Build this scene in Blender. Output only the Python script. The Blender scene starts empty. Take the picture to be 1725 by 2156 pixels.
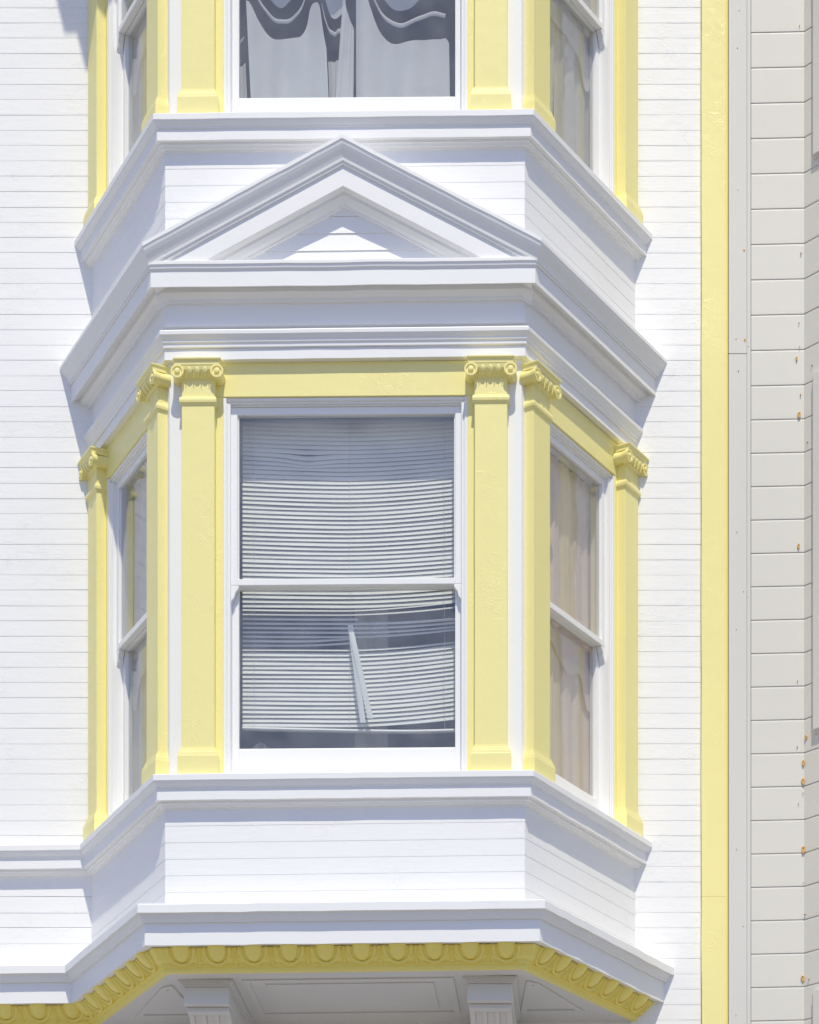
import bpy, bmesh, math, random
from mathutils import Vector, Matrix
random.seed(7)
R = math.radians
S = bpy.context.scene
C = S.collection

# ------------------------------------------------------------------ camera, light, exposure
DIST, FPX, CAMX, CAMZ, VH = 11.54, 5193.0, 1.163, 1.6, 3563.0
cam_d = bpy.data.cameras.new('camera'); cam = bpy.data.objects.new('camera', cam_d); C.objects.link(cam)
cam.location = (CAMX, -DIST, CAMZ); cam.rotation_euler = (R(90), 0, 0)
cam_d.sensor_fit = 'VERTICAL'; cam_d.sensor_height = 36.0; cam_d.lens = FPX/2156*36.0
cam_d.shift_x = (862.5-1250)/2156; cam_d.shift_y = (VH-1078)/2156
cam_d.clip_end = 2000
S.camera = cam

SUN = Vector((.14, -1.0, 1.8)).normalized()
w = bpy.data.worlds.new('World'); S.world = w; w.use_nodes = True
nt = w.node_tree; nt.nodes.clear()
sky = nt.nodes.new('ShaderNodeTexSky'); sky.sky_type = 'NISHITA'; sky.sun_disc = False
sky.sun_elevation = math.asin(SUN.z); sky.sun_rotation = math.atan2(SUN.x, SUN.y)
sky.air_density = 1.0; sky.dust_density = .5; sky.ozone_density = 2.5
bg = nt.nodes.new('ShaderNodeBackground'); bg.inputs['Strength'].default_value = .15
wo = nt.nodes.new('ShaderNodeOutputWorld')
tn = nt.nodes.new('ShaderNodeMix'); tn.data_type = 'RGBA'; tn.blend_type = 'MULTIPLY'; tn.inputs[0].default_value = 1
tn.inputs[7].default_value = (1.03, .955, 1.10, 1)          # white balance of the sky
nt.links.new(sky.outputs[0], tn.inputs[6]); nt.links.new(tn.outputs[2], bg.inputs[0]); nt.links.new(bg.outputs[0], wo.inputs[0])
sd = bpy.data.lights.new('sun', 'SUN'); sd.energy = 3.75; sd.angle = R(.53); sd.color = (1, .94, .75)
so = bpy.data.objects.new('sun', sd); C.objects.link(so)
so.rotation_euler = (-SUN).to_track_quat('-Z', 'Y').to_euler(); so.location = (3, -20, 30)
S.view_settings.view_transform = 'Standard'; S.view_settings.look = 'None'
S.view_settings.exposure = -0.11; S.view_settings.gamma = 1.0; S.view_settings.use_curve_mapping = False
S.render.engine = 'CYCLES'; S.cycles.max_bounces = 12; S.cycles.diffuse_bounces = 8; S.cycles.transparent_max_bounces = 16

# ------------------------------------------------------------------ materials
def base_mat(name, col, rough=.5, spec=.5):
    m = bpy.data.materials.new(name); m.use_nodes = True
    b = m.node_tree.nodes['Principled BSDF']
    b.inputs['Base Color'].default_value = (*col, 1); b.inputs['Roughness'].default_value = rough
    b.inputs['Specular IOR Level'].default_value = spec
    return m, m.node_tree, b
def N(t, typ, **kw):
    n = t.nodes.new(typ)
    for k, v in kw.items():
        if k in n.inputs.keys(): n.inputs[k].default_value = v
        else: setattr(n, k, v)
    return n
def paint(name, col, rough=.45, bump=.5, var=.04, tint=(.78, .74, .66), streak=(6, 6, 60), dirt=0.0):
    """brushed, many-times-overpainted wood: uneven film, brush drag, flaked ridges"""
    m, t, b = base_mat(name, col, rough)
    geo = N(t, 'ShaderNodeNewGeometry')
    mp = N(t, 'ShaderNodeMapping'); mp.inputs['Scale'].default_value = streak
    t.links.new(geo.outputs['Position'], mp.inputs[0])
    n1 = N(t, 'ShaderNodeTexNoise', Scale=1.0, Detail=4.0, Roughness=.6); t.links.new(mp.outputs[0], n1.inputs['Vector'])
    n2 = N(t, 'ShaderNodeTexNoise', Scale=17.0, Detail=4.0, Roughness=.55, Distortion=.9); t.links.new(geo.outputs['Position'], n2.inputs['Vector'])
    n3 = N(t, 'ShaderNodeTexNoise', Scale=3.2, Detail=3.0); t.links.new(geo.outputs['Position'], n3.inputs['Vector'])
    # flaked ridges: contour lines of a noise, only in patches
    sb = N(t, 'ShaderNodeMath', operation='SUBTRACT'); sb.inputs[1].default_value = .5; t.links.new(n2.outputs['Fac'], sb.inputs[0])
    ab = N(t, 'ShaderNodeMath', operation='ABSOLUTE'); t.links.new(sb.outputs[0], ab.inputs[0])
    rm = N(t, 'ShaderNodeMapRange'); rm.inputs['From Min'].default_value = 0; rm.inputs['From Max'].default_value = .022
    rm.inputs['To Min'].default_value = 1; rm.inputs['To Max'].default_value = 0; t.links.new(ab.outputs[0], rm.inputs['Value'])
    pm = N(t, 'ShaderNodeMapRange'); pm.inputs['From Min'].default_value = .5; pm.inputs['From Max'].default_value = .62
    t.links.new(n3.outputs['Fac'], pm.inputs['Value'])
    mu = N(t, 'ShaderNodeMath', operation='MULTIPLY'); t.links.new(rm.outputs[0], mu.inputs[0]); t.links.new(pm.outputs[0], mu.inputs[1])
    a1 = N(t, 'ShaderNodeMath', operation='MULTIPLY_ADD'); a1.inputs[1].default_value = .5
    s1 = N(t, 'ShaderNodeMath', operation='MULTIPLY'); s1.inputs[1].default_value = .4; t.links.new(n1.outputs['Fac'], s1.inputs[0])
    t.links.new(mu.outputs[0], a1.inputs[0]); t.links.new(s1.outputs[0], a1.inputs[2])
    a2 = N(t, 'ShaderNodeMath', operation='MULTIPLY_ADD'); a2.inputs[1].default_value = .6
    t.links.new(n2.outputs['Fac'], a2.inputs[0]); t.links.new(a1.outputs[0], a2.inputs[2])
    bp = N(t, 'ShaderNodeBump', Strength=bump, Distance=.004); t.links.new(a2.outputs[0], bp.inputs['Height'])
    t.links.new(bp.outputs[0], b.inputs['Normal'])
    mx = N(t, 'ShaderNodeMix', data_type='RGBA'); mx.inputs[6].default_value = (*col, 1)
    mx.inputs[7].default_value = (*[c*f for c, f in zip(col, tint)], 1)
    vr = N(t, 'ShaderNodeMapRange'); vr.inputs['From Min'].default_value = .35; vr.inputs['From Max'].default_value = .75
    vr.inputs['To Max'].default_value = var*3; t.links.new(n3.outputs['Fac'], vr.inputs['Value'])
    t.links.new(vr.outputs[0], mx.inputs[0]); t.links.new(mx.outputs[2], b.inputs['Base Color'])
    rr = N(t, 'ShaderNodeMapRange'); rr.inputs['To Min'].default_value = rough-.1; rr.inputs['To Max'].default_value = rough+.15
    t.links.new(n2.outputs['Fac'], rr.inputs['Value']); t.links.new(rr.outputs[0], b.inputs['Roughness'])
    return m
M = {}
M['white'] = paint('white_paint', (.87, .87, .87), .5, .40, .015)
M['trim'] = paint('white_trim_paint', (.87, .87, .87), .45, .2, .012, streak=(8, 14, 14))
M['sash'] = paint('white_sash_paint', (.87, .87, .865), .4, .05, .012, streak=(5, 5, 7))
M['yellow'] = paint('yellow_paint', (.92, .835, .355), .36, .36, .03, tint=(.95, .9, .75), streak=(40, 40, 8))
M['yellow_shaded'] = paint('yellow_shaded_paint', (.90, .77, .20), .42, .15, .03, tint=(.95, .88, .7))  # same yellow, deepened to put the golden shade of mouldings into the colour
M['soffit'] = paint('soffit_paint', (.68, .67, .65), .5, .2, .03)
M['grey'] = paint('grey_cladding_paint', (.70, .68, .625), .5, .08, .03, streak=(4, 30, 30), tint=(.93, .92, .88))
M['greytrim'] = paint('grey_board_paint', (.68, .67, .635), .5, .08, .03, streak=(30, 30, 3), tint=(.94, .93, .9))
M['alu'] = base_mat('window_frame_white', (.72, .70, .66), .4)[0]
M['seal'] = base_mat('dark_seal', (.05, .05, .055), .7)[0]
def rust():
    m, t, b = base_mat('rust', (.55, .22, .05), .8)
    geo = N(t, 'ShaderNodeNewGeometry'); n = N(t, 'ShaderNodeTexNoise', Scale=160.0, Detail=3.0)
    t.links.new(geo.outputs['Position'], n.inputs['Vector'])
    cr = N(t, 'ShaderNodeValToRGB'); cr.color_ramp.elements[0].position = .35; cr.color_ramp.elements[0].color = (.30, .10, .02, 1)
    cr.color_ramp.elements[1].position = .65; cr.color_ramp.elements[1].color = (.62, .36, .12, 1)
    t.links.new(n.outputs['Fac'], cr.inputs[0]); t.links.new(cr.outputs[0], b.inputs['Base Color'])
    return m
M['rust'] = rust()
M['ruststain'] = base_mat('rust_stain', (.70, .42, .15), .7)[0]
def glass(name, tint=(.955, .965, .965)):
    m = bpy.data.materials.new(name); m.use_nodes = True; t = m.node_tree; t.nodes.clear()
    out = N(t, 'ShaderNodeOutputMaterial')
    tr = N(t, 'ShaderNodeBsdfTransparent'); tr.inputs[0].default_value = (*tint, 1)
    gl = N(t, 'ShaderNodeBsdfGlossy'); gl.inputs['Roughness'].default_value = .015
    geo = N(t, 'ShaderNodeNewGeometry'); n = N(t, 'ShaderNodeTexNoise', Scale=2.6, Detail=1.5)
    t.links.new(geo.outputs['Position'], n.inputs['Vector'])
    bp = N(t, 'ShaderNodeBump', Strength=.22, Distance=.02); t.links.new(n.outputs['Fac'], bp.inputs['Height'])
    t.links.new(bp.outputs[0], gl.inputs['Normal'])
    lw = N(t, 'ShaderNodeLayerWeight', Blend=.5)
    pw = N(t, 'ShaderNodeMath', operation='POWER'); pw.inputs[1].default_value = 4.5; t.links.new(lw.outputs['Facing'], pw.inputs[0])
    ma = N(t, 'ShaderNodeMath', operation='MULTIPLY_ADD'); ma.inputs[1].default_value = .9; ma.inputs[2].default_value = .06
    t.links.new(pw.outputs[0], ma.inputs[0])
    mx = N(t, 'ShaderNodeMixShader'); t.links.new(ma.outputs[0], mx.inputs[0])
    df = N(t, 'ShaderNodeBsdfDiffuse'); df.inputs[0].default_value = (.7, .72, .75, 1)      # dusty film, also lifts the dark panes as painted veiling haze
    n5 = N(t, 'ShaderNodeTexNoise', Scale=7.0, Detail=6.0); t.links.new(geo.outputs['Position'], n5.inputs['Vector'])
    dm = N(t, 'ShaderNodeMapRange'); dm.inputs['From Min'].default_value = .3; dm.inputs['From Max'].default_value = .8
    dm.inputs['To Min'].default_value = .045; dm.inputs['To Max'].default_value = .12; t.links.new(n5.outputs['Fac'], dm.inputs['Value'])
    m0 = N(t, 'ShaderNodeMixShader'); t.links.new(dm.outputs[0], m0.inputs[0]); t.links.new(tr.outputs[0], m0.inputs[1]); t.links.new(df.outputs[0], m0.inputs[2])
    t.links.new(m0.outputs[0], mx.inputs[1]); t.links.new(gl.outputs[0], mx.inputs[2]); t.links.new(mx.outputs[0], out.inputs[0])
    return m
M['glass'] = glass('window_glass')
def cloth(name, col, transl=.3, alpha=1.0):
    m = bpy.data.materials.new(name); m.use_nodes = True; t = m.node_tree; t.nodes.clear()
    out = N(t, 'ShaderNodeOutputMaterial')
    df = N(t, 'ShaderNodeBsdfDiffuse'); df.inputs[0].default_value = (*col, 1)
    tl = N(t, 'ShaderNodeBsdfTranslucent'); tl.inputs[0].default_value = (*col, 1)
    mx = N(t, 'ShaderNodeMixShader'); mx.inputs[0].default_value = transl
    geo = N(t, 'ShaderNodeNewGeometry'); n = N(t, 'ShaderNodeTexNoise', Scale=9.0, Detail=4.0)
    t.links.new(geo.outputs['Position'], n.inputs['Vector'])
    bp = N(t, 'ShaderNodeBump', Strength=.35, Distance=.01); t.links.new(n.outputs['Fac'], bp.inputs['Height']); t.links.new(bp.outputs[0], df.inputs['Normal'])
    t.links.new(df.outputs[0], mx.inputs[1]); t.links.new(tl.outputs[0], mx.inputs[2])
    last = mx
    if alpha < 1:
        tp = N(t, 'ShaderNodeBsdfTransparent'); m2 = N(t, 'ShaderNodeMixShader'); m2.inputs[0].default_value = alpha
        t.links.new(tp.outputs[0], m2.inputs[1]); t.links.new(mx.outputs[0], m2.inputs[2]); last = m2
    t.links.new(last.outputs[0], out.inputs[0])
    return m
M['slat'] = base_mat('blind_slat', (.87, .87, .83), .42)[0]
M['cord'] = base_mat('blind_cord', (.62, .62, .62), .8)[0]
M['pale_cloth'] = cloth('pale_curtain_cloth', (.80, .80, .80), .15)
M['beige_sheer'] = cloth('beige_sheer_cloth', (.96, .80, .69), .12, .98)
M['beige_cloth'] = cloth('beige_lace_cloth', (.93, .81, .72), .3)
M['grey_sheer'] = cloth('grey_sheer_cloth', (.84, .80, .78), .2, .95)
M['room'] = base_mat('room_paint', (.45, .45, .47), .8)[0]
def ground(name, col, sc, rough=.85):
    m, t, b = base_mat(name, col, rough)
    geo = N(t, 'ShaderNodeNewGeometry'); n = N(t, 'ShaderNodeTexNoise', Scale=sc, Detail=6.0)
    t.links.new(geo.outputs['Position'], n.inputs['Vector'])
    mx = N(t, 'ShaderNodeMix', data_type='RGBA'); mx.inputs[6].default_value = (*[c*.8 for c in col], 1); mx.inputs[7].default_value = (*[min(1, c*1.2) for c in col], 1)
    t.links.new(n.outputs['Fac'], mx.inputs[0]); t.links.new(mx.outputs[2], b.inputs['Base Color'])
    return m
M['concrete'] = ground('concrete', (.36, .335, .30), 4)
M['asphalt'] = ground('asphalt', (.11, .105, .10), 12)
M['earth'] = ground('pale_ground', (.22, .205, .18), .3)

# ------------------------------------------------------------------ mesh helpers
class MB:
    def __init__(s): s.v = []; s.f = []
    def add(s, vs, fs):
        o = len(s.v); s.v += [tuple(p) for p in vs]; s.f += [tuple(i+o for i in f) for f in fs]; return s
    def box(s, x0, x1, y0, y1, z0, z1, T=None):
        vs = [(x, y, z) for x in (x0, x1) for y in (y0, y1) for z in (z0, z1)]
        if T: vs = [T(*p) for p in vs]
        return s.add(vs, [(0, 1, 3, 2), (4, 6, 7, 5), (0, 4, 5, 1), (2, 3, 7, 6), (0, 2, 6, 4), (1, 5, 7, 3)])
    def prism(s, poly, a, b, T):
        """poly [(u,v)] extruded along w from a to b; T(u,v,w)->point"""
        n = len(poly); vs = [T(u, v, a) for u, v in poly]+[T(u, v, b) for u, v in poly]
        return s.add(vs, [tuple(range(n)), tuple(range(2*n-1, n-1, -1))]+[(i, (i+1) % n, n+(i+1) % n, n+i) for i in range(n)])
    def loft(s, rings, close=True, caps=True):
        n = len(rings[0]); vs = [p for r in rings for p in r]; fs = []
        for k in range(len(rings)-1):
            for i in range(n if close else n-1):
                j = (i+1) % n; fs.append((k*n+i, k*n+j, (k+1)*n+j, (k+1)*n+i))
        if caps: fs += [tuple(range(n)), tuple((len(rings)-1)*n+i for i in range(n-1, -1, -1))]
        return s.add(vs, fs)
    def grid(s, fn, nu, nv):
        vs = [fn(i/nu, j/nv) for j in range(nv+1) for i in range(nu+1)]
        return s.add(vs, [(j*(nu+1)+i, j*(nu+1)+i+1, (j+1)*(nu+1)+i+1, (j+1)*(nu+1)+i) for j in range(nv) for i in range(nu)])
    def mesh(s, name, smooth=False):
        me = bpy.data.meshes.new(name); me.from_pydata(s.v, [], s.f)
        bm = bmesh.new(); bm.from_mesh(me); bmesh.ops.recalc_face_normals(bm, faces=bm.faces); bm.to_mesh(me); bm.free()
        if smooth:
            for p in me.polygons: p.use_smooth = True
        return me
def obj(name, mb, mat, parent=None, smooth=False, bevel=0, seg=2):
    me = mb.mesh(name, smooth) if isinstance(mb, MB) else mb
    if not me.materials: me.materials.append(M[mat])
    o = bpy.data.objects.new(name, me); C.objects.link(o)
    if parent: attach(o, parent)
    if bevel:
        b = o.modifiers.new('bevel', 'BEVEL'); b.width = bevel; b.segments = seg; b.limit_method = 'ANGLE'; b.angle_limit = R(35)
    return o
def attach(o, parent):
    o.parent = parent
    l = world_loc(parent)
    o.matrix_parent_inverse = Matrix.Translation(-l) if l.length else Matrix.Identity(4)
def world_loc(o):
    return Vector(o.get('_base', (0, 0, 0)))
def thing(name, label, cat, loc=(0, 0, 0), group=None):
    o = bpy.data.objects.new(name, None); C.objects.link(o); o.location = loc; o.empty_display_size = .2
    o['label'] = label; o['category'] = cat
    if any(loc): o['_base'] = loc
    if group: o['group'] = group
    return o
def copy_tree(o, parent, dz):
    c = o.copy(); C.objects.link(c); c.parent = parent; c.location.z += dz
    for ch in list(o.children):
        k = ch.copy(); C.objects.link(k); k.parent = c
    return c
def kind(o, k): o['kind'] = k; return o

# ------------------------------------------------------------------ plan of the bay
D = .9223; HW = .841; BW = 1.3735; L = 1.065; SH = .0125
H = 3.073                                   # storey height
SPC = .0775                                 # siding board exposure
def zf(v, p=0): return CAMZ+(VH-v)*(DIST-p)/FPX
Wl, Cl, Cr, Wr = (-BW, D), (-HW, 0), (HW, 0), (BW, D)
mWl, mWr = (-1.1547, 0), (1.1547, 0); mCl, mCr = (-.57735, -1), (.57735, -1)
BAY = [(Wl, mWl), (Cl, mCl), (Cr, mCr), (Wr, mWr)]
XL = -4.6
BAYL = [((XL, D), (0, -1)), (Wl, (-.57735, -1)), (Cl, mCl), (Cr, mCr), (Wr, mWr)]   # runs on along the wall to the left
def sweep(mb, path, prof, sh=SH, sub=0, jit=0):
    rings = []
    pts = []
    for k, (P, m) in enumerate(path):
        if k and sub:
            Q, q = path[k-1]
            for i in range(1, sub): f = i/sub; pts.append(((Q[0]+(P[0]-Q[0])*f, Q[1]+(P[1]-Q[1])*f), (q[0]+(m[0]-q[0])*f, q[1]+(m[1]-q[1])*f)))
        pts.append((P, m))
    for P, m in pts:
        j = random.uniform(-jit, jit)*1.5; jp = random.uniform(-jit, jit)      # the whole section wanders a little
        rings.append([(P[0]+m[0]*(p+(jp if p > 0 else 0)), P[1]+m[1]*(p+(jp if p > 0 else 0)), z+sh*P[0]+j) for p, z in prof])
    return mb.loft(rings)
def rect(p0, p1, z0, z1): return [(p0, z0), (p1, z0), (p1, z1), (p0, z1)]
def Tf(s, n, z): return (s, -n, z+SH*s*.6)
def Tr(s, n, z): return (HW+.5*s+.866*n, .866*s-.5*n, z+SH*(HW+.5*s)*.6)
def Tl(s, n, z): return (-(HW+.5*s+.866*n), .866*s-.5*n, z-SH*(HW+.5*s)*.6)
def at(T, s0): return lambda s, n, z: T(s0+s, n, z)

# ================================================================== setting: ground
g = obj('ground', MB().box(-300, 300, -300, 300, -.4, -.15), 'earth'); kind(g, 'structure')
g = obj('road', MB().box(-120, 120, -15.5, -4.2, -.149, -.12), 'asphalt'); kind(g, 'structure')
g = obj('pavement', MB().box(-120, 120, -4.2, 6, -.148, 0), 'concrete'); kind(g, 'structure')
g = obj('pavement', MB().box(-120, 120, -20, -15.5, -.148, 0), 'concrete'); kind(g, 'structure')

# ================================================================== the white house
house = thing('white_house', 'white wooden house with yellow trimmed two storey bay window and pediment', 'house')
# --- main wall, sheathing behind the boards
fw = obj('front_wall', MB().box(XL, -1.36, D+.016, D+.2, 0, 12.2).box(1.36, 1.842, D+.016, D+.2, 0, 12.2)
         .box(-1.36, 1.36, D+.016, D+.2, 0, 5.12).box(-1.36, 1.36, D+.016, D+.2, 10.9, 12.2), 'white', house)
def board_prof(z0, h=SPC, lip=.0007):
    return [(-.0165, z0+.0006), (lip, z0+.0006), (lip, z0+.010), (-.0003, z0+h-.0006), (-.0010, z0+h+.004), (-.0165, z0+h+.004)]
z = 4.30; zs = []
while z < 11.9:
    zs.append(z); z += SPC
for z0 in zs:
    for (x0, x1) in ((XL, -1.352), (1.352, 1.706)):
        mb = MB(); dz = random.uniform(-.0008, .0008); tl = random.uniform(-.0007, .0007); dp = random.uniform(-.0003, .0004)
        prof = [(p+(dp if i in (1, 2) else 0), zz+dz) for i, (p, zz) in enumerate(board_prof(z0))]
        n = 14 if x1 < 0 else 5
        path = [((x0+(x1-x0)*i/n, D), (0, -1)) for i in range(n+1)]
        rings = []
        for (P, m) in path:
            j = random.uniform(-.0006, .0006)
            k = random.uniform(-.0004, .0004)
            rings.append([(P[0], P[1]-p-(k if i in (1, 2) else 0), zz+j+tl*(P[0]-x0)) for i, (p, zz) in enumerate(prof)])
        obj('siding_board', mb.loft(rings), 'white', fw)
# --- corner strip at the end of the house
for (z0, z1) in ((0, 5.6115), (5.613, 12.2)):
    n = 24; rings = []; o_ = random.uniform(-.001, .001)
    for i in range(n+1):
        z = z0+(z1-z0)*i/n; j = random.uniform(-.0012, .0012)+o_; q = random.uniform(-.0008, .0008)
        rings.append([(1.708+j, D+.01, z), (1.708+j, D-.026, z), (1.7105+j, D-.029+q, z), (1.829, D-.029+q, z), (1.8315, D-.026, z), (1.8315, D+.01, z)])
    obj('corner_board', MB().loft(rings), 'yellow', house)
obj('corner_bead', MB().box(1.832, 1.841, D-.012, D+.015, 0, 12.2), 'yellow_shaded', house)

# --- spandrels of the bay with siding boards
def spandrel(z0, z1, name='bay_spandrel'):
    sp = obj(name, sweep(MB(), BAY, [(-.075, z0), (-.0168, z0), (-.0168, z1), (-.075, z1)]), 'white', house)
    z = z0
    while z < z1-.01:
        for k in range(3):
            h = min(SPC, z1-z)
            dz = random.uniform(-.001, .001)
            prof = [(p, zz+dz) for p, zz in board_prof(z, h)]
            obj('siding_board', sweep(MB(), BAY[k:k+2], prof), 'white', sp)
        z += SPC
    return sp
zb_top = zf(1700)           # underside of the sill moulding
spandrel(zb_top-SPC*7, zb_top)
spandrel(zb_top+H-SPC*9, zb_top+H)

# --- moulded sill course
sill_prof = [(-.10, zf(1624, .075)-.02), (-.10, zf(1624, .075)-.004), (.0, zf(1624, .075)), (.072, zf(1624, .075)-.002), (.075, zf(1624, .075)-.005), (.075, zf(1638, .075)), (.071, zf(1639, .07)),
             (.069, zf(1642, .069)), (.062, zf(1648, .062)), (.056, zf(1652, .056)), (.055, zf(1655, .055)), (.05, zf(1656, .05)),
             (.05, zf(1680, .05)), (.032, zf(1683, .032)), (.031, zf(1688, .031)), (.024, zf(1690, .024)), (.018, zf(1695, .018)), (.006, zf(1697, .006)), (0.0035, zf(1701)), (-.02, zf(1701))]
obj('sill_moulding', sweep(MB(), BAYL, sill_prof, sub=16, jit=.0007), 'trim', house)
up = [(p, z+H) for p, z in sill_prof]
obj('sill_moulding', sweep(MB(), BAY, up, sub=16, jit=.0007), 'trim', house)

# --- belt course under the lower spandrel, with egg and dart
zt = zf(1898, .17)
belt = [(-.02, zt+.01), (0, zt+.008), (.165, zt+.001), (.17, zt-.004), (.17, zf(1917, .17)), (.155, zf(1920, .155)), (.152, zf(1923, .152)), (.147, zf(1930, .147)), (.139, zf(1935, .139)),
        (.137, zf(1938, .137)), (.125, zf(1940, .125)), (.125, zf(1986, .125)), (.088, zf(1989, .088)), (-.02, zf(1989, .088))]
obj('belt_course', sweep(MB(), BAYL, belt, sub=20, jit=.0011), 'trim', house)
ze0, ze1 = zf(1990, .088), zf(2027, .02)
egg_prof = [(-.02, ze0-.0008), (.082, ze0-.0008), (.080, ze0-.006), (.066, ze0-.022), (.046, ze1+.016), (.026, ze1+.004), (.024, ze1), (.0225, ze1-.002),
            (.0225, ze1-.011), (.012, ze1-.013), (.010, ze1-.016), (.010, zf(2044)), (-.02, zf(2044))]
eggm = obj('egg_and_dart_moulding', sweep(MB(), BAYL, egg_prof), 'yellow_shaded', house)
def egg_mesh():
    mb = MB()
    def f(a, b):
        th = R(60)+(math.pi-R(60))*a; ph = math.pi*b      # blunt egg, its top let into the course above
        q = math.sin(th)
        return (.043*math.cos(ph)*q, .042+.084*math.cos(th), .023*math.sin(ph)*q)
    mb.grid(f, 14, 10)
    me = mb.mesh('egg', True); me.materials.append(M['yellow_shaded']); return me
def shell_mesh():
    mb = MB(); rings = []
    for i in range(25):
        a = R(-8)+(math.pi+R(16))*i/24
        cx, cy = .0615*math.cos(-a), .040+.094*math.sin(-a)
        d = Vector((math.cos(a), -math.sin(a), 0)); ring = []
        for k in range(8):
            t = 2*math.pi*k/8
            ring.append((cx+d.x*.0095*math.cos(t), cy+d.y*.0095*math.cos(t), .002+.014*math.sin(t)))
        rings.append(ring)
    mb.loft(rings); me = mb.mesh('egg_shell', True); me.materials.append(M['yellow_shaded']); return me
def dart_mesh():
    mb = MB()
    mb.loft([[(-.010, .05, 0), (0, .05, .012), (.010, .05, 0)], [(-.007, .0, 0), (0, .0, .014), (.007, .0, 0)],
             [(-.010, -.028, .0), (0, -.028, .016), (.010, -.028, .0)], [(-.017, -.043, 0), (0, -.043, .021), (.017, -.043, 0)], [(-.003, -.062, -.002), (0, -.062, .004), (.003, -.062, -.002)]])
    me = mb.mesh('dart'); me.materials.append(M['yellow_shaded']); return me
ME, MS, MD = egg_mesh(), shell_mesh(), dart_mesh()
pn0, pz0, pn1, pz1 = .080, ze0-.003, .026, ze1+.004
sl = Vector((0, pn1-pn0, pz1-pz0)); slen = sl.length
pmid, zmid = (pn0+pn1)/2, (pz0+pz1)/2
def place_eggs(P, Q, count, offs):
    P = Vector((*P, 0)); Q = Vector((*Q, 0)); d = (Q-P).normalized(); nrm = Vector((d.y, -d.x, 0)); ln = (Q-P).length
    down = (nrm*(pn1-pn0)+Vector((0, 0, pz1-pz0))).normalized()
    out = d.cross(-down).normalized()
    if out.dot(nrm) < 0: out = -out
    rot = Matrix((d, -down, d.cross(-down))).transposed().to_4x4()
    st = ln/count
    for i in range(count+1):
        for me, s, ok in ((ME, (i+.5)*st, i < count), (MS, (i+.5)*st, i < count), (MD, i*st, offs[0] <= i <= count-offs[1])):
            if not ok: continue
            pos = P+d*s+nrm*(pmid+.002)+Vector((0, 0, zmid))
            pos.z += SH*pos.x
            o = bpy.data.objects.new(me.name, me); C.objects.link(o)
            o.parent = eggm; o.matrix_local = Matrix.Translation(pos)@rot@Matrix.Diagonal((random.uniform(.97, 1.03), slen/.092*.98, 1, 1))
place_eggs(Cl, Cr, 10, (1, 1))
place_eggs(Wl, Cl, 7, (1, 1))
place_eggs(Cr, Wr, 7, (1, 0))
place_eggs((XL, D), Wl, 19, (0, 1))

# --- soffit of the bay
zso = zf(2044)
def plan(ins=0, y1=None):
    a = ins; y1 = D if y1 is None else y1
    return [(-BW-1.1547*a, y1), (-HW-.57735*a, -a), (HW+.57735*a, -a), (BW+1.1547*a, y1)]
def slab(z0, z1, ins, y1=None, sh=SH):
    return MB().prism(plan(ins, y1), z0, z1, lambda u, v, w: (u, v, w+sh*u))
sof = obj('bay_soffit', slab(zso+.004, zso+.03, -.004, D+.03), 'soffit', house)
def frame_strip(poly, wd, z0, z1):
    """flat moulding round a polygon (convex, counter-clockwise when seen from above)"""
    n = len(poly); cx = sum(p[0] for p in poly)/n; cy = sum(p[1] for p in poly)/n
    inner = []
    for i in range(n):
        a, b, c = Vector(poly[i-1]), Vector(poly[i]), Vector(poly[(i+1) % n])
        d1 = (b-a).normalized(); d2 = (c-b).normalized(); n1 = Vector((-d1.y, d1.x)); n2 = Vector((-d2.y, d2.x))
        if n1.dot(Vector((cx, cy))-b) < 0: n1 = -n1
        if n2.dot(Vector((cx, cy))-b) < 0: n2 = -n2
        m = (n1+n2)/(1+n1.dot(n2)); inner.append((b.x+m.x*wd, b.y+m.y*wd))
    mb = MB(); rings = []
    vs = [(x, y, z0+SH*x) for x, y in poly]+[(x, y, z0+SH*x) for x, y in inner]+[(x, y, z1+SH*x) for x, y in poly]+[(x, y, z1+SH*x) for x, y in inner]
    fs = []
    for i in range(n):
        j = (i+1) % n
        fs += [(i, j, n+j, n+i), (2*n+i, 3*n+i, 3*n+j, 2*n+j), (i, 2*n+i, 2*n+j, j), (n+i, n+j, 3*n+j, 3*n+i)]
    return mb.add(vs, fs)
for poly in ([(-.50, .13), (.50, .13), (.50, .74), (-.50, .74)], [(-.845, .20), (-.80, .74), (-1.12, .74), (-.90, .24)], [(.845, .20), (.80, .74), (1.12, .74), (.90, .24)]):
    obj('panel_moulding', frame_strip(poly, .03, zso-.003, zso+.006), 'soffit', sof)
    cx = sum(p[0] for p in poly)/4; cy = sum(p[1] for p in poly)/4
    obj('soffit_panel', MB().prism([(cx+(x-cx)*.80, cy+(y-cy)*.74) for x, y in poly], zso-.001, zso+.0055, lambda u, v, w: (u, v, w+SH*u)), 'soffit', sof)
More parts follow.
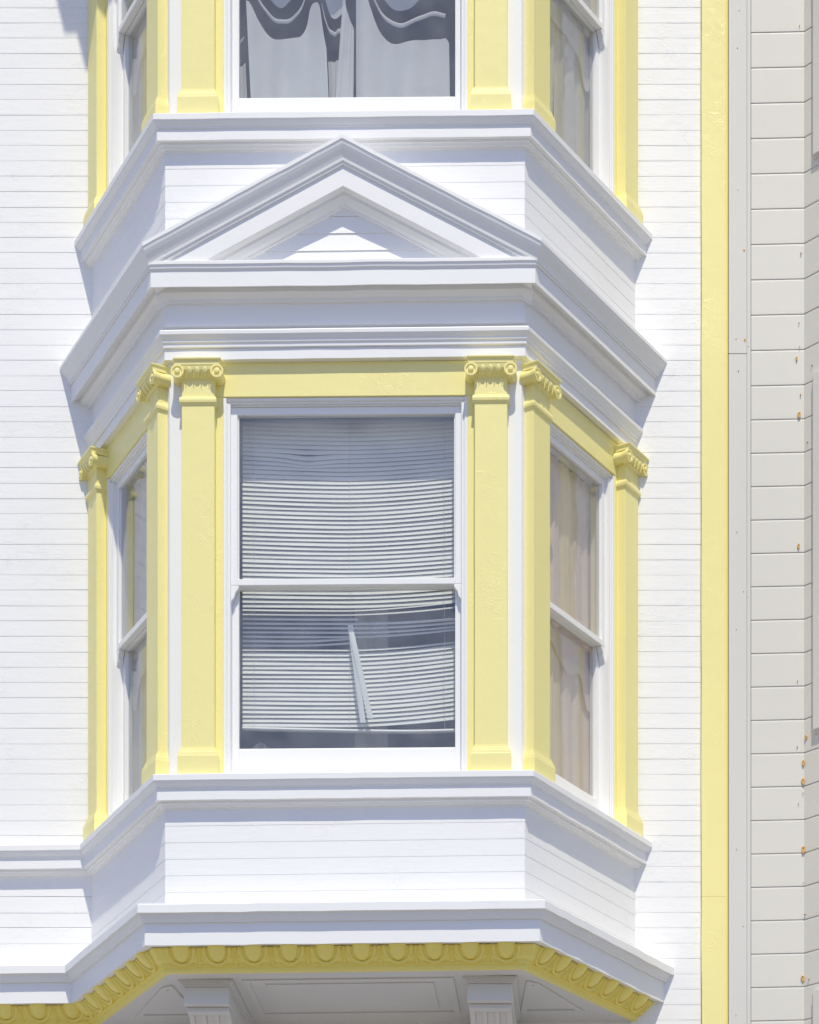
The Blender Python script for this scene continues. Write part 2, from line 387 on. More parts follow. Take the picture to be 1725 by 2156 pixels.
# --- corbels carrying the bay
for cxx in (-.672, .672):
    dzc = SH*cxx; y0 = .118
    cap = MB()
    for (hw, yy, za, zb) in ((.128, y0, zso+.003, zso-.010), (.120, y0+.008, zso-.010, zso-.017), (.113, y0+.018, zso-.017, zso-.026)):
        cap.box(cxx-hw, cxx+hw, yy, .80, zb+dzc+.0002, za+dzc)
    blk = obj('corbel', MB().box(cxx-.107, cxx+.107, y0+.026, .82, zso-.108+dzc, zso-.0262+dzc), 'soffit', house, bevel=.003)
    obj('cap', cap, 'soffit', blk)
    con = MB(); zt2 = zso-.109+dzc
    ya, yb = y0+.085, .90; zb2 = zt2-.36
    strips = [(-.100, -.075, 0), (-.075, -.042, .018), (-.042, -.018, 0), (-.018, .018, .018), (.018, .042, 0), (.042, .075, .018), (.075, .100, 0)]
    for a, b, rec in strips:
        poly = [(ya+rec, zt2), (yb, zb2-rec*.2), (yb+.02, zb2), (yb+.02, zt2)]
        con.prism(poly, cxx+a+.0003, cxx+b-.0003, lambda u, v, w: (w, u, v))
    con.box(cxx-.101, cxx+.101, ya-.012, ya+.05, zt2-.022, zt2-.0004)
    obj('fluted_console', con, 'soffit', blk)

# --- entablature over the lower windows
def entab(dz, mouldings=True):
    fas = [(-.09, zf(754.5)), (.004, zf(754.5)), (.004, zf(732)), (-.09, zf(732))]
    obj('fascia', sweep(MB(), BAY, [(p, z+dz) for p, z in fas], sub=12, jit=.0006), 'trim', house)
    arc = [(-.09, zf(731.5)), (.010, zf(731.5)), (.013, zf(727, .013)), (.014, zf(720, .014)), (.020, zf(716, .02)), (.021, zf(711, .021)), (.024, zf(709, .024)),
           (.031, zf(702, .031)), (.035, zf(699, .035)), (.036, zf(692, .036)), (.030, zf(690, .03)), (-.09, zf(683))]
    obj('architrave_moulding', sweep(MB(), BAY, [(p, z+dz) for p, z in arc], sub=12, jit=.0006), 'trim', house)
    obj('frieze', sweep(MB(), BAY, [(p, z+dz) for p, z in ((-.09, zf(682)), (0, zf(682)), (0, 8.112), (-.09, 8.112))]), 'trim', house)
entab(0); entab(H)
# --- cornice and pediment
XE = lambda n: HW+.57735*n
za, slope = zf(282, .14), .531
crown = [(.14, 0), (.14, -.017), (.136, -.021), (.132, -.036), (.124, -.052), (.113, -.070), (.106, -.086), (.104, -.098), (.098, -.100), (.097, -.112)]
bed = [(.09, zf(568, .09)), (.09, zf(600, .09)), (.086, zf(601.5, .086)), (.052, zf(604, .05)+.004), (.050, zf(612, .05)), (.044, zf(615, .044)), (.034, zf(621, .034)), (.020, zf(627, .02)), (.018, zf(633, .018)), (.004, zf(636, .004)), (0.002, zf(640)), (-.09, zf(640))]
side = [(-.09, za-slope*XE(.14)+.012)]+[(.0, za-slope*XE(.14)+.008)]+[(n, za-slope*XE(n)+dz) for n, dz in crown]+[(.0905, za-slope*XE(.09)-.113)]+bed
front = [(-.09, zf(549, .105)+.02), (.0, zf(549, .105)+.012), (.104, zf(545, .105)), (.105, zf(546, .105)), (.105, zf(552, .105)), (.101, zf(554, .1)), (.098, zf(561, .098)), (.0925, zf(566, .092))]+bed
pt = obj('cornice', sweep(MB(), BAY[1:3], front, sub=20, jit=.0008), 'trim', house)
obj('cornice_return', sweep(MB(), BAY[0:2], side), 'trim', pt)
obj('cornice_return', sweep(MB(), BAY[2:4], side), 'trim', pt)
rake = [(0.004, .004)]+[(n, dz) for n, dz in crown]+[(.087, -.114), (.087, -.207), (.084, -.2095), (.052, -.213), (.050, -.226), (.044, -.232), (.034, -.243), (.020, -.252), (.018, -.260), (.004, -.263), (.004, -.22)]
def rake_pt(x, n, dz): return (x, -n, za-slope*abs(x)+dz+SH*x)
mb = MB(); rings = []
ns = 15
for sgn in (-1, 1):
    rings = []
    for i in range(ns+1):
        f = i/ns
        rings.append([rake_pt(sgn*XE(n if n > .088 else .06)*(1-f), n, dz+(random.uniform(-.0015, .0015) if 0 < i < ns and k < 3 else 0)) for k, (n, dz) in enumerate(rake)])
    obj('raking_cornice', MB().loft(rings), 'trim', pt)
# tympanum boards
for k in range(5):
    z0 = 8.18+k*SPC*1.04
    z1 = z0+SPC*1.04
    xa = (za-.225-z0)/slope; xb = (za-.225-z1)/slope
    if xa < .03: continue
    xb = max(xb, .0)
    dp = .0048-(k % 2)*.0
    poly = [(-xa, z0+.0006), (xa, z0+.0006), (xb+.001, z1-.0006), (-xb-.001, z1-.0006)]
    obj('tympanum_board', MB().add([(x, -(.009-.0045*(i > 1)), zz+SH*x) for i, (x, zz) in enumerate(poly)]+[(x, .002-.006, zz+SH*x) for x, zz in poly],
        [(0, 1, 2, 3), (7, 6, 5, 4), (0, 4, 5, 1), (1, 5, 6, 2), (2, 6, 7, 3), (3, 7, 4, 0)]), 'trim', pt)

# --- window storey: corner boards, yellow boards
ZS = zf(1624, .075)-.012
ZH0, ZH1 = zf(834, -.027), zf(755)
upper = []
def seg_face(T, s0, s1, n0, n1, z0, z1, mat, name, bev=.002):
    o = obj(name, MB().box(s0, s1, n0, n1, z0, z1, T), mat, house, bevel=bev); upper.append(o); return o
for sx in (-1, 1):
    Pc = Cl if sx < 0 else Cr; mc = mCl if sx < 0 else mCr
    ns_ = (sx*.866, -.5)
    e1 = ((sx*(HW+.5*.14), .866*.14), ns_); e2 = ((sx*.70, 0), (0, -1))
    path = [e1, (Pc, mc), e2]
    o = obj('corner_casing', sweep(MB(), path, rect(-.09, -.027, ZS, ZH1+.003)), 'trim', house); upper.append(o)
    T = Tl if sx < 0 else Tr
    seg_face(T, .1405, .2445, -.09, -.0275, ZS, ZH0, 'yellow', 'jamb_board')
    seg_face(T, .9055, L+.005, -.09, -.0275, ZS, ZH0, 'yellow', 'jamb_board')
    seg_face(T, .1405, L+.005, -.09, -.027, ZH0+.0005, ZH1+.002, 'yellow', 'header_board')
    seg_face(Tf, *sorted((sx*.6995, sx*.572)), -.09, -.0275, ZS, ZH0, 'yellow', 'jamb_board')
seg_face(Tf, -.6995, .6995, -.09, -.027, ZH0+.0005, ZH1+.002, 'yellow', 'header_board')

# --- pilasters with Ionic capitals
def pilaster(T0, sc, hw=.0765, name='pilaster'):
    T = at(T0, sc)
    zb = zf(1571, .02); ztop = zf(795, .02)
    sh = MB(); rings = []
    for i in range(13):
        z = ZS+(ztop+.02-ZS)*i/12; j = random.uniform(-.0006, .0006)
        rings.append([T(-hw+j, -.028, z), T(-hw+j, .018, z), T(-hw+.002+j, .02, z), T(hw-.002+j, .02, z), T(hw+j, .018, z), T(hw+j, -.028, z)])
    p = obj(name, sh.loft(rings), 'yellow', house); upper.append(p)
    b = MB()
    zc = zf(1588, .03)
    prof = [(.0, zb), (.004, zb-.002), (.0045, zb-.010), (.009, zb-.013), (.0105, zb-.024), (.015, zb-.028), (.0165, zc), (.018, zc-.003), (.018, ZS)]
    b.loft([[T(-hw-e, -.0285, z), T(-hw-e, .0205+e, z), T(hw+e, .0205+e, z), T(hw+e, -.0285, z)] for e, z in prof])
    obj('base', b, 'yellow', p)
    z1, z2 = zf(833, .03), zf(845, .03)
    a = MB(); zm = (z1+z2)/2; r = (z1-z2)/2
    prof = [(.001, z1+.004), (.006, z1+.002), (.009, z1-.003), (.0105, zm), (.009, z2+.003), (.004, z2), (.003, z2-.006), (.0005, z2-.008)]
    a.loft([[T(-hw-e, -.0285, z), T(-hw-e, .0205+e, z), T(hw+e, .0205+e, z), T(hw+e, -.0285, z)] for e, z in prof])
    obj('astragal', a, 'yellow', p)
    c = MB()
    zt_ = zf(750.5, .06); zu = zf(765, .055)
    hh = zt_-zu
    prof = [(.035, .064, zt_), (.035, .064, zt_-.006), (.032, .061, zt_-.010), (.029, .056, zt_-.013), (.029, .055, zt_-.030), (.026, .053, zu)]
    c.loft([[T(-hw-e, -.0285, z), T(-hw-e, n, z), T(hw+e, n, z), T(hw+e, -.0285, z)] for e, n, z in prof])
    r = .0315; zv = zu-r+.003; xv = hw+.016
    for sx in (-1, 1):
        rings = []
        for n, rr in ((-.0285, r*.96), (.0, r*.84), (.02, r*.8), (.042, r*.92), (.052, r), (.056, r*.98), (.056, r*.72), (.050, r*.68), (.050, r*.42), (.058, r*.40), (.060, r*.30), (.061, .002)):
            rings.append([T(sx*xv+rr*math.cos(t), n, zv+rr*math.sin(t)) for t in [2*math.pi*k/20 for k in range(20)]])
        c.loft(rings)
    # cushion between the volutes with small eggs
    c.loft([[T(-xv, -.0285, zz), T(-xv, n, zz), T(xv, n, zz), T(xv, -.0285, zz)] for n, zz in ((.052, zu+.001), (.053, zu-.006), (.050, zu-.020), (.042, zu-.034), (.030, zu-.046), (.021, zu-.054))])
    for k in range(3):
        x = (k-1)*.47*hw
        def f(a, b, x=x):
            th = math.pi*a; ph = 2*math.pi*b
            return T(x+.0145*math.sin(th)*math.cos(ph), .047+.012*math.sin(th)*math.sin(ph)-.006*(1-math.cos(th)), zu-.024+.021*math.cos(th))
        c.grid(f, 8, 10)
    for k in range(4):
        x = (k-1.5)*.47*hw
        c.loft([[T(x-.002, .045, zu-.012), T(x, .056, zu-.012), T(x+.002, .045, zu-.012)], [T(x-.003, .032, zu-.050), T(x, .046, zu-.056), T(x+.003, .032, zu-.050)]])
    obj('capital', c, 'yellow', p, smooth=False)
    return p
for T, sc in ((Tf, -.684), (Tf, .684), (Tr, .122), (Tr, .994), (Tl, .122), (Tl, .994)): pilaster(T, sc, .067 if sc > .9 else .0765)

# --- sash windows
ZM = zf(1229, -.055)                              # underside of the meeting rail
ZTR = zf(842, -.015); ZTB = zf(870, -.055); ZMT = zf(1216, -.055); ZLB = zf(1577, -.10)
def window(T0, sc, hw, gh, name='sash_window'):
    T = at(T0, sc)
    st = hw-.014
    m = MB()
    # casing: jambs and head, stepped
    for sx in (-1, 1):
        a, b = sorted((sx*(gh+.042), sx*hw)); m.box(a, b, -.15, -.036, ZS, ZTR, T)
        a, b = sorted((sx*(hw-.013), sx*(hw+.003))); m.box(a, b, -.06, -.0300, ZS, ZH0-.001, T)
        a, b = sorted((sx*(gh+.030), sx*(gh+.0425))); m.box(a, b, -.15, -.042, ZS, ZTR-.001, T)
    m.box(-hw+.0135, hw-.0135, -.15, -.046, ZTR+.0002, ZH0-.0005, T)
    m.box(-hw+.0135, hw-.0135, -.06, -.036, ZTR+.010, ZH0-.0004, T)
    m.box(-hw+.014, hw-.014, -.16, -.055, ZTR-.006, ZTR+.0001, T)
    m.box(-hw+.014, hw-.014, -.17, -.05, ZS, ZS+.030, T)
    wn = obj(name, m, 'sash', house, bevel=.002); upper.append(wn)
    # upper sash, in front
    u = MB(); n0, n1 = -.096, -.064
    for sx in (-1, 1):
        a, b = sorted((sx*gh, sx*(gh+.0415))); u.box(a, b, n0, n1, ZM, ZTR-.0065, T)
        a, b = sorted((sx*(gh-.006), sx*(gh+.0))); u.box(a, b, n0, n1-.010, ZMT, ZTB, T)
    u.box(-gh, gh, n0+.0003, n1-.0003, ZTB, ZTR-.0068, T); u.box(-gh, gh, n0+.0003, n1+.0006, ZM-.0002, ZMT, T)
    obj('sash', u, 'sash', wn, bevel=.002)
    obj('pane', MB().box(-gh-.004, gh+.004, -.0815, -.0775, ZMT-.005, ZTB+.005, T), 'glass', wn)
    for sx in (-1, 1):
        o_ = gh+.0405
        poly = [(o_, ZM-.0004), (gh-.006, ZM-.0004), (gh-.005, ZM-.012), (gh+.001, ZM-.022), (gh+.010, ZM-.032), (gh+.013, ZM-.046), (gh+.018, ZM-.060), (gh+.026, ZM-.068), (gh+.029, ZM-.078), (o_, ZM-.080)]
        obj('horn', MB().prism([(sx*a, b) for a, b in poly], n0+.002, n1-.0005, lambda a, b, c: T(a, c, b)), 'sash', wn, bevel=.002)
    # lower sash, set back
    l = MB(); n0, n1 = -.135, -.098
    for sx in (-1, 1):
        a, b = sorted((sx*(gh-.002), sx*(gh+.030))); l.box(a, b, n0, n1, ZS+.030, ZM+.03, T)
    l.box(-gh+.002, gh-.002, n0+.0004, n1-.0004, ZS+.0305, ZLB, T); l.box(-gh+.002, gh-.002, n0+.0004, n1-.0004, ZM+.0, ZM+.0298, T)
    l.box(-gh+.002, gh-.002, n0+.002, n1-.010, ZLB, ZLB+.008, T)
    obj('sash', l, 'sash', wn, bevel=.002)
    obj('pane', MB().box(-gh-.002, gh+.002, -.1195, -.1155, ZLB-.005, ZM+.006, T), 'glass', wn)
    return wn
window(Tf, 0, .572, .512); window(Tr, .575, .33, .266); window(Tl, .575, .33, .266)

# the same storey again above
for o in upper: copy_tree(o, house, H)

# --- roof eave over the upper storey
def eave(front_o, side_o, z0, z1, name):
    y = D+.05; xw = BW+1.1547*side_o; yc = -front_o; xc = xw-.57735*(D-yc)
    poly = [(-xw-.03, y), (-xc, yc), (xc, yc), (xw+.03, y)]
    return MB().prism(poly, z0, z1, lambda a, b, c: (a, b, c))
e = obj('roof_eave', eave(.35, .60, 12.27, 12.40, 'eave'), 'trim', house)
obj('bed_moulding', eave(.33, .50, 12.05, 12.2698, 'bed'), 'trim', e)
obj('upper_frieze', slab(8.10+H, 12.05, 0), 'trim', house)
obj('roof', MB().box(XL, 1.84, D-.1, 7, 12.41, 12.5), 'white', house)

# --- rooms behind the windows
for dz in (0, H):
    zr0, zr1 = 5.78+dz, 7.86+dz
    rm = obj('room_floor', slab(zr0, zr0+.055, -.08, D+.19, 0), 'room', house)
    obj('room_ceiling', slab(ZH0+dz+.02, ZH1+dz, -.08, D+.19, 0), 'room', house)
    m = MB()
    m.box(-2.6, 2.6, D+.2, 4.5, zr0-.05, zr0).box(-2.6, 2.6, D+.2, 4.5, zr1+.1, zr1+.15).box(-2.6, 2.6, 4.45, 4.5, zr0, zr1+.1)
    m.box(-2.6, -2.55, D+.2, 4.45, zr0, zr1+.1).box(2.55, 2.6, D+.2, 4.45, zr0, zr1+.1)
    m.box(-1.36, 1.36, D+.017, D+.2, zr1+.0-.15, zr1+.3).box(-1.36, 1.36, D+.017, D+.2, zr0-.4, zr0+.02)
    obj('room_wall', m, 'room', house)
obj('house_side', MB().box(1.78, 1.84, D+.2, 7, 0, 12.4).box(XL, XL+.1, D+.2, 7, 0, 12.4).box(XL, 1.84, 6.9, 7, 0, 12.4), 'white', house)

# ================================================================== venetian blind in the lower middle window
YB = .205
def bz(v): return CAMZ+(VH-v)*(DIST+YB)/FPX
blind = thing('venetian_blind', 'sagging white venetian blind with two broken slats in middle window', 'blind', (0, YB, bz(1540)))
HB = .508
def sag(s, f):
    """shape of a slat along its length; f 0 at the top of the blind, 1 at the bottom"""
    amp = .55+.45*min(1, f*3)
    return amp*(.034*max(0, s+.02)**1.7/.49**1.7*(.9+.2*math.sin(f*9)) + .026*max(0, -s-.02)**1.5/.49**1.5*max(.12, 1-f*1.35) - .002)
nsl = 70; ztop = bz(886); zbot = bz(1526)
def slat(pts, wid=.0262, tilt=62, crown=.0022):
    """pts: [(x,y,z)] centre line; a crowned strip leaning with its outer edge down"""
    t = R(tilt); d = Vector((0, -math.cos(t), -math.sin(t))); nn = Vector((0, -math.sin(t), math.cos(t)))
    mb = MB(); rows = []
    for p in pts:
        p = Vector(p); rows.append([p+d*(wid*q)+nn*(crown*(1-4*q*q)) for q in (-.5, -.17, .17, .5)])
    vs = [v for r in rows for v in r]; n = 4
    return mb.add(vs, [(k*n+i, k*n+i+1, (k+1)*n+i+1, (k+1)*n+i) for k in range(len(rows)-1) for i in range(3)])
for i in range(nsl):
    f = i/(nsl-1); z = ztop+(zbot-ztop)*f
    fl = (bz(1243)-z)/.66                       # >0 in the lower sash
    ph = random.uniform(0, 6); tj = random.uniform(-4, 4)
    pts = []
    full = True; s0, s1 = -HB, HB
    if i in (50, 51): s1 = .032                 # broken: only the left half stays up
    for k in range(25):
        s = s0+(s1-s0)*k/24
        q = z+sag(s, f)+.0007*math.sin(s*9+ph)
        if 5 <= i <= 10: q -= .012*math.exp(-((s+.20)/.10)**2)*math.exp(-((i-8.6)/1.6)**2)*1.4
        if i in (50, 51): q += .016*max(0, (s+.3)/.33)**2
        if i == 43 or i == 44: q += .012*max(0, s)/.5*(1 if i == 43 else .6)
        if i == 46: q -= .010*max(0, (s-.05))/.45
        if i in (47, 48): q -= .006*max(0, s)/.5
        pts.append((s, YB+.001*math.sin(s*7+ph), q))
    if i == 45: pts = [p for p in pts if p[0] < .06]
    tilt = 64+tj+(7 if f < .2 else 0)
    if 43 <= i <= 52: tilt = 44+tj
    o = obj('slat', slat(pts, tilt=tilt), 'slat', blind, smooth=True)
# the two halves hanging down
def hang(p0, p1, wd, bend):
    mb = MB(); rows = []
    for k in range(15):
        f = k/14; c = Vector(p0).lerp(Vector(p1), f); tw = bend*math.sin(f*2.2)
        ax = Vector((math.cos(tw), -math.sin(tw)*.5, .05)).normalized()
        c.y += -.012*math.sin(min(1, f*3)*math.pi/2)
        rows.append([c+ax*(wd*(q-.5))+Vector((0, -.002*(1-4*(q-.5)**2), 0)) for q in (0, .33, .67, 1)])
    return mb.add([v for r in rows for v in r], [(k*4+i, k*4+i+1, (k+1)*4+i+1, (k+1)*4+i) for k in range(14) for i in range(3)])
def bx(u): return CAMX+(u-1250)*(DIST+YB-.02)/FPX
def P(u, v, dy=-.02): return (CAMX+(u-1250)*(DIST+YB+dy)/FPX, YB+dy, CAMZ+(VH-v)*(DIST+YB+dy)/FPX)
obj('broken_slat', hang(P(738, 1316, -.03), P(765, 1524, -.045), .026, .25), 'slat', blind, smooth=True)
obj('broken_slat', hang(P(739, 1326, -.038), P(781, 1515, -.05), .026, -.3), 'slat', blind, smooth=True)
# bottom rail, head rail, cords
rows = []
for k in range(17):
    s = -HB+2*HB*k/16; zz = bz(1531)-.012-.018*min(1, (s+HB)/.8)+.004*max(0, s)**2*8
    rows.append([(s, YB-.014, zz+.002), (s, YB-.010, zz+.011), (s, YB+.010, zz+.011), (s, YB+.012, zz), (s, YB+.004, zz-.004), (s, YB-.010, zz-.003)])
obj('bottom_rail', MB().loft(rows), 'slat', blind)
obj('head_rail', MB().box(-HB-.002, HB+.002, YB-.014, YB+.014, ztop+.016, ztop+.040), 'slat', blind, bevel=.002)
for u in (536, 737, 936):
    x = CAMX+(u-1250)*(DIST+YB)/FPX
    for yo in (-.016, .014):
        zb_ = bz(1533)-.01
        rr = []
        for k in range(13):
            zz = ztop+.02+(zb_-ztop-.02)*k/12; xo = .002*math.sin(k*1.7+u)
            rr.append([(x+xo+.0008*math.cos(t), YB+yo+.0008*math.sin(t), zz) for t in (0, 2.1, 4.2)])
        obj('cord', MB().loft(rr), 'cord', blind)

# crumpled cloth left on the sill inside
cl = thing('crumpled_cloth', 'crumpled pale cloth on the sill inside, under the left end of the blind', 'cloth', (-.435, .31, ZLB))
def lump(a, b):
    th = math.pi*.5*b; ph = 2*math.pi*a
    k = 1+.22*math.sin(3*ph+4*b)+.16*math.sin(7*ph-5*b)+.1*math.sin(11*ph+9*b)
    return (-.435+.085*k*math.cos(ph)*math.cos(th), .31+.035*k*math.sin(ph)*math.cos(th), ZLB-.06+.15*math.sin(th)*(1+.15*math.sin(5*ph)))
obj('folds', MB().grid(lump, 40, 10), 'grey_sheer', cl, smooth=True)

# ================================================================== curtains
def fold_sheet(T, outline_top, s0, s1, zlow, amp, waves, mat, name, parent, nu=40, nv=14, n0=-.30, slant=0.0, fine=.0, flare=0):
    """hanging cloth between s0 and s1: top edge follows outline_top(s); folds run down it"""
    ph = random.uniform(0, 6)
    def f(a, b):
        s = s0+(s1-s0)*a; zt_ = outline_top(a)
        z = zt_+(zlow-zt_)*b
        d = amp*math.sin(waves*2*math.pi*a+ph+.8*b)*(.5+.5*b)+amp*.5*math.sin(waves*3.7*math.pi*a+1.3*ph)*(1-.4*b)
        return T(s+slant*b+flare*(a-.5)*b+fine*math.sin(7*b+9*a), n0+d, z)
    return obj(name, MB().grid(f, nu, nv), mat, parent, smooth=True)
def interp(pts):
    """smooth curve through sparse points x->y (cubic with averaged slopes)"""
    sl_ = [(b[1]-a[1])/(b[0]-a[0]) for a, b in zip(pts, pts[1:])]
    tg = [sl_[0]]+[(p+q)/2 if p*q > 0 else (p+q)/6 for p, q in zip(sl_, sl_[1:])]+[sl_[-1]]
    def g(x):
        if x <= pts[0][0]: return pts[0][1]
        for i in range(len(pts)-1):
            (a, fa), (b, fb) = pts[i], pts[i+1]
            if x <= b:
                h = b-a; t = (x-a)/h
                return (2*t**3-3*t*t+1)*fa+(t**3-2*t*t+t)*h*tg[i]+(3*t*t-2*t**3)*fb+(t**3-t*t)*h*tg[i+1]
        return pts[-1][1]
    return g
YU = .175
def q2(px, py):                                     # zoom pixel of the upper window to s, z at the curtain's depth
    u = 469.2+px*.308; v = py*.308
    return CAMX+(u-1250)*(DIST+YU)/FPX, CAMZ+(VH-v)*(DIST+YU)/FPX
swag = thing('swag_curtain', 'pale swagged curtain in the upper middle window above the pediment', 'curtain', (0, YU, 8.95))
def panel(top, left_bot, right_bot, name, amp=.018, n0=-YU):
    pts = [q2(*p) for p in top]; x0, x1 = pts[0][0], pts[-1][0]
    g_ = interp([((x-x0)/(x1-x0), z) for x, z in pts])
    lb, rb = q2(left_bot, 700)[0], q2(right_bot, 700)[0]; zl = 8.90
    ph = random.uniform(0, 6)
    def f(a, b):
        zt_ = g_(a); z = zt_+(zl-zt_)*b
        s = (x0+(x1-x0)*a)*(1-b)+(lb+(rb-lb)*a)*b
        d = amp*math.sin(2.1*2*math.pi*a+ph+b)+amp*.6*math.sin(5.3*math.pi*a+ph*2-b*1.5)*b
        return (s, -(n0+d), z)
    return obj(name, MB().grid(f, 96, 16), 'pale_cloth', swag, smooth=True)
panel([(163, 18), (185, 30), (240, 130), (310, 225), (380, 275), (430, 283), (490, 262), (540, 225), (575, 150), (592, 60), (612, 20), (632, 18), (665, 60), (690, 230), (712, 350)], 215, 742, 'drape')
panel([(832, -60), (845, 60), (870, 150), (902, 232)], 752, 894, 'drape', .006, -YU+.03)
panel([(912, -400), (975, -60), (1010, 60), (1060, 190), (1120, 260), (1180, 290), (1260, 298), (1350, 280), (1440, 251), (1490, 258), (1530, 270), (1548, 305)], 912, 1560, 'drape', .018)
panel([(60, 360), (110, 425), (150, 405)], 60, 180, 'drape', .004, -YU-.03)
panel([(712, 362), (750, 366), (790, 350)], 738, 770, 'drape', .003, -YU-.06)
def festoon(pts, wd, name):
    c = [q2(*p) for p in pts]; mb = MB(); rows = []
    g_ = interp(c)
    x0, x1 = c[0][0], c[-1][0]
    for k in range(41):
        x = x0+(x1-x0)*k/40; z = g_(x)
        rows.append([(x, YU+.012+.004*math.sin(k*.5), z+wd*.5), (x, YU+.004+.004*math.sin(k*.5), z), (x, YU+.012+.004*math.sin(k*.5), z-wd*.5)])
    return obj(name, mb.add([v for r in rows for v in r], [(k*3+i, k*3+i+1, k*3+i+4, k*3+i+3) for k in range(40) for i in range(2)]), 'pale_cloth', swag, smooth=True)
festoon([(215, -60), (290, 60), (350, 120), (415, 140), (480, 110), (535, 50), (565, -40)], .020, 'festoon')
festoon([(675, 20), (700, 130), (730, 200), (760, 220), (805, 195)], .022, 'festoon')
festoon([(1030, -20), (1090, 90), (1150, 145), (1215, 160), (1290, 140), (1360, 105), (1430, 85), (1522, 95)], .022, 'festoon')
festoon([(105, 290), (125, 270), (142, 250)], .018, 'festoon')
def valance(pts, name):
    c = [q2(*p) for p in pts]; x0, x1 = c[0][0], c[-1][0]; g_ = interp(c)
    def f(a, b):
        x = x0+(x1-x0)*a; zl = g_(x); return (x, YU+.04+.008*math.sin(a*5), 10.6+(zl-10.6)*b)
    return obj(name, MB().grid(f, 30, 8), 'pale_cloth', swag, smooth=True)
valance([(300, -60), (400, 14), (470, -40)], 'valance')
valance([(690, -60), (725, 50), (765, 86), (800, 70), (835, 30)], 'valance')
valance([(1080, -70), (1150, 10), (1220, 30), (1300, 8), (1360, -60)], 'valance')

def side_curtain(T, dz, label, mat, vmat, spread, scal):
    c = thing('sheer_curtain', label, 'curtain', T(.57, -.24, ZS+dz))
    TT = lambda s, n, z: T(s, n, z+dz)
    zt_ = ZTB+.03; zl = ZS+.04
    fold_sheet(TT, lambda a: zt_, .26, .44+spread, zl, .009, 3.5, mat, 'drape', c, n0=-.158, slant=-.05)
    fold_sheet(TT, lambda a: zt_, .58-spread, .88, zl, .009, 4.0, mat, 'drape', c, n0=-.160, slant=.04)
    # scalloped lace valance hung at the meeting rail
    g_ = interp(scal)
    def f(a, b):
        s = .27+.61*a; z0 = ZM+.10; z1 = g_(a)
        return TT(s, -.140+.005*math.sin(a*26)+.005*math.sin(a*11+b*3), z0+(z1-z0)*b)
    obj('valance', MB().grid(f, 40, 8), vmat, c, smooth=True)
    return c
sc1 = [(0, ZM-.08), (.15, ZM-.17), (.3, ZM-.10), (.42, ZM-.13), (.55, ZM-.20), (.68, ZM-.19), (.78, ZM-.16), (.86, ZM-.24), (.93, ZM-.32), (1, ZM-.25)]
sc2 = [(0, ZM-.12), (.1, ZM-.30), (.25, ZM-.16), (.5, ZM-.14), (.75, ZM-.17), (.9, ZM-.30), (1, ZM-.2)]
side_curtain(Tr, 0, 'beige sheer curtain with scalloped valance in lower window on the bay\'s right side', 'beige_sheer', 'beige_cloth', .10, sc1)
side_curtain(Tl, 0, 'pale sheer curtain in lower window on the bay\'s left side', 'grey_sheer', 'grey_sheer', .03, sc2)
side_curtain(Tr, H, 'grey sheer curtain in upper window on the bay\'s right side', 'grey_sheer', 'grey_sheer', .10, sc2)
side_curtain(Tl, H, 'grey sheer curtain in upper window on the bay\'s left side', 'grey_sheer', 'grey_sheer', .03, sc2)
c = thing('reflection_strip', 'narrow pale cloth strip added behind the broken blind as a reflection in the glass', 'curtain', (.04, .42, 5.9))
fold_sheet(lambda s, n, z: (s, -n, z), lambda a: 7.6, .005, .165, 5.9, .012, 2, 'pale_cloth', 'drape', c, n0=-.42)  # added pale sheet, stands in for a reflection on the pane

# ================================================================== grey house next door
GX0, GX1 = 1.960, 2.229
YG = D+.012
gh = thing('grey_house', 'pale grey clapboard house next door with rusty nail heads', 'house', (2.0, YG, 0))
obj('wall_core', MB().prism([(1.845, YG+.016), (GX1-.0, YG+.018), (GX1+1.3, YG-1.28), (GX1+1.3, YG+5), (1.845, YG+5)], 0, 12.3, lambda a, b, c: (a, b, c)), 'grey', gh)
def gz(v): return CAMZ+(VH-v)*(DIST+YG)/FPX
zj = gz(748)
obj('corner_board', MB().box(1.845, 1.9375, YG-.014, YG+.015, 0, zj-.0012), 'greytrim', gh, bevel=.0015)
obj('corner_board', MB().box(1.845, 1.9375, YG-.015, YG+.015, zj+.0012, 12.3), 'greytrim', gh, bevel=.0015)
obj('corner_strip', MB().box(1.9385, 1.9575, YG-.010, YG+.015, 0, 12.3), 'greytrim', gh, bevel=.0015)
vl = [812.8-74.35*k for k in range(13, 0, -1)]+[812.8, 884.5]+[884.5+70.3*k for k in range(1, 28)]
m1 = Vector((0, -1)); m2 = Vector((-.7071, -.7071)); mm = (m1+m2)/(1+m1.dot(m2))
gpath = [((GX0-.0, YG), (0, -1)), ((GX1, YG), tuple(mm)), ((GX1+1.25, YG-1.25), (-.7071, -.7071))]
GSH = .022
for va, vb in zip(vl, vl[1:]):
    z1, z0 = gz(va), gz(vb)
    prof = [(-.012, z0+.0008), (.0030, z0+.0008), (.0036, z0+.004), (.0036, z0+.02), (.002, z1-.010), (.0005, z1-.0006), (-.012, z1-.0006)]
    for k in range(2):
        mb = MB(); rings = []
        for Pq, m in gpath[k:k+2]:
            rings.append([(Pq[0]+m[0]*p, Pq[1]+m[1]*p, zz+GSH*(Pq[0]-GX0 if k == 0 or Pq[0] <= GX1+.01 else GX1-GX0)) for p, zz in prof])
        obj('plank', mb.loft(rings), 'grey', gh)
def Tg(s, n, z): return (GX1+.7071*s-.7071*n, YG-.7071*s-.7071*n, z)
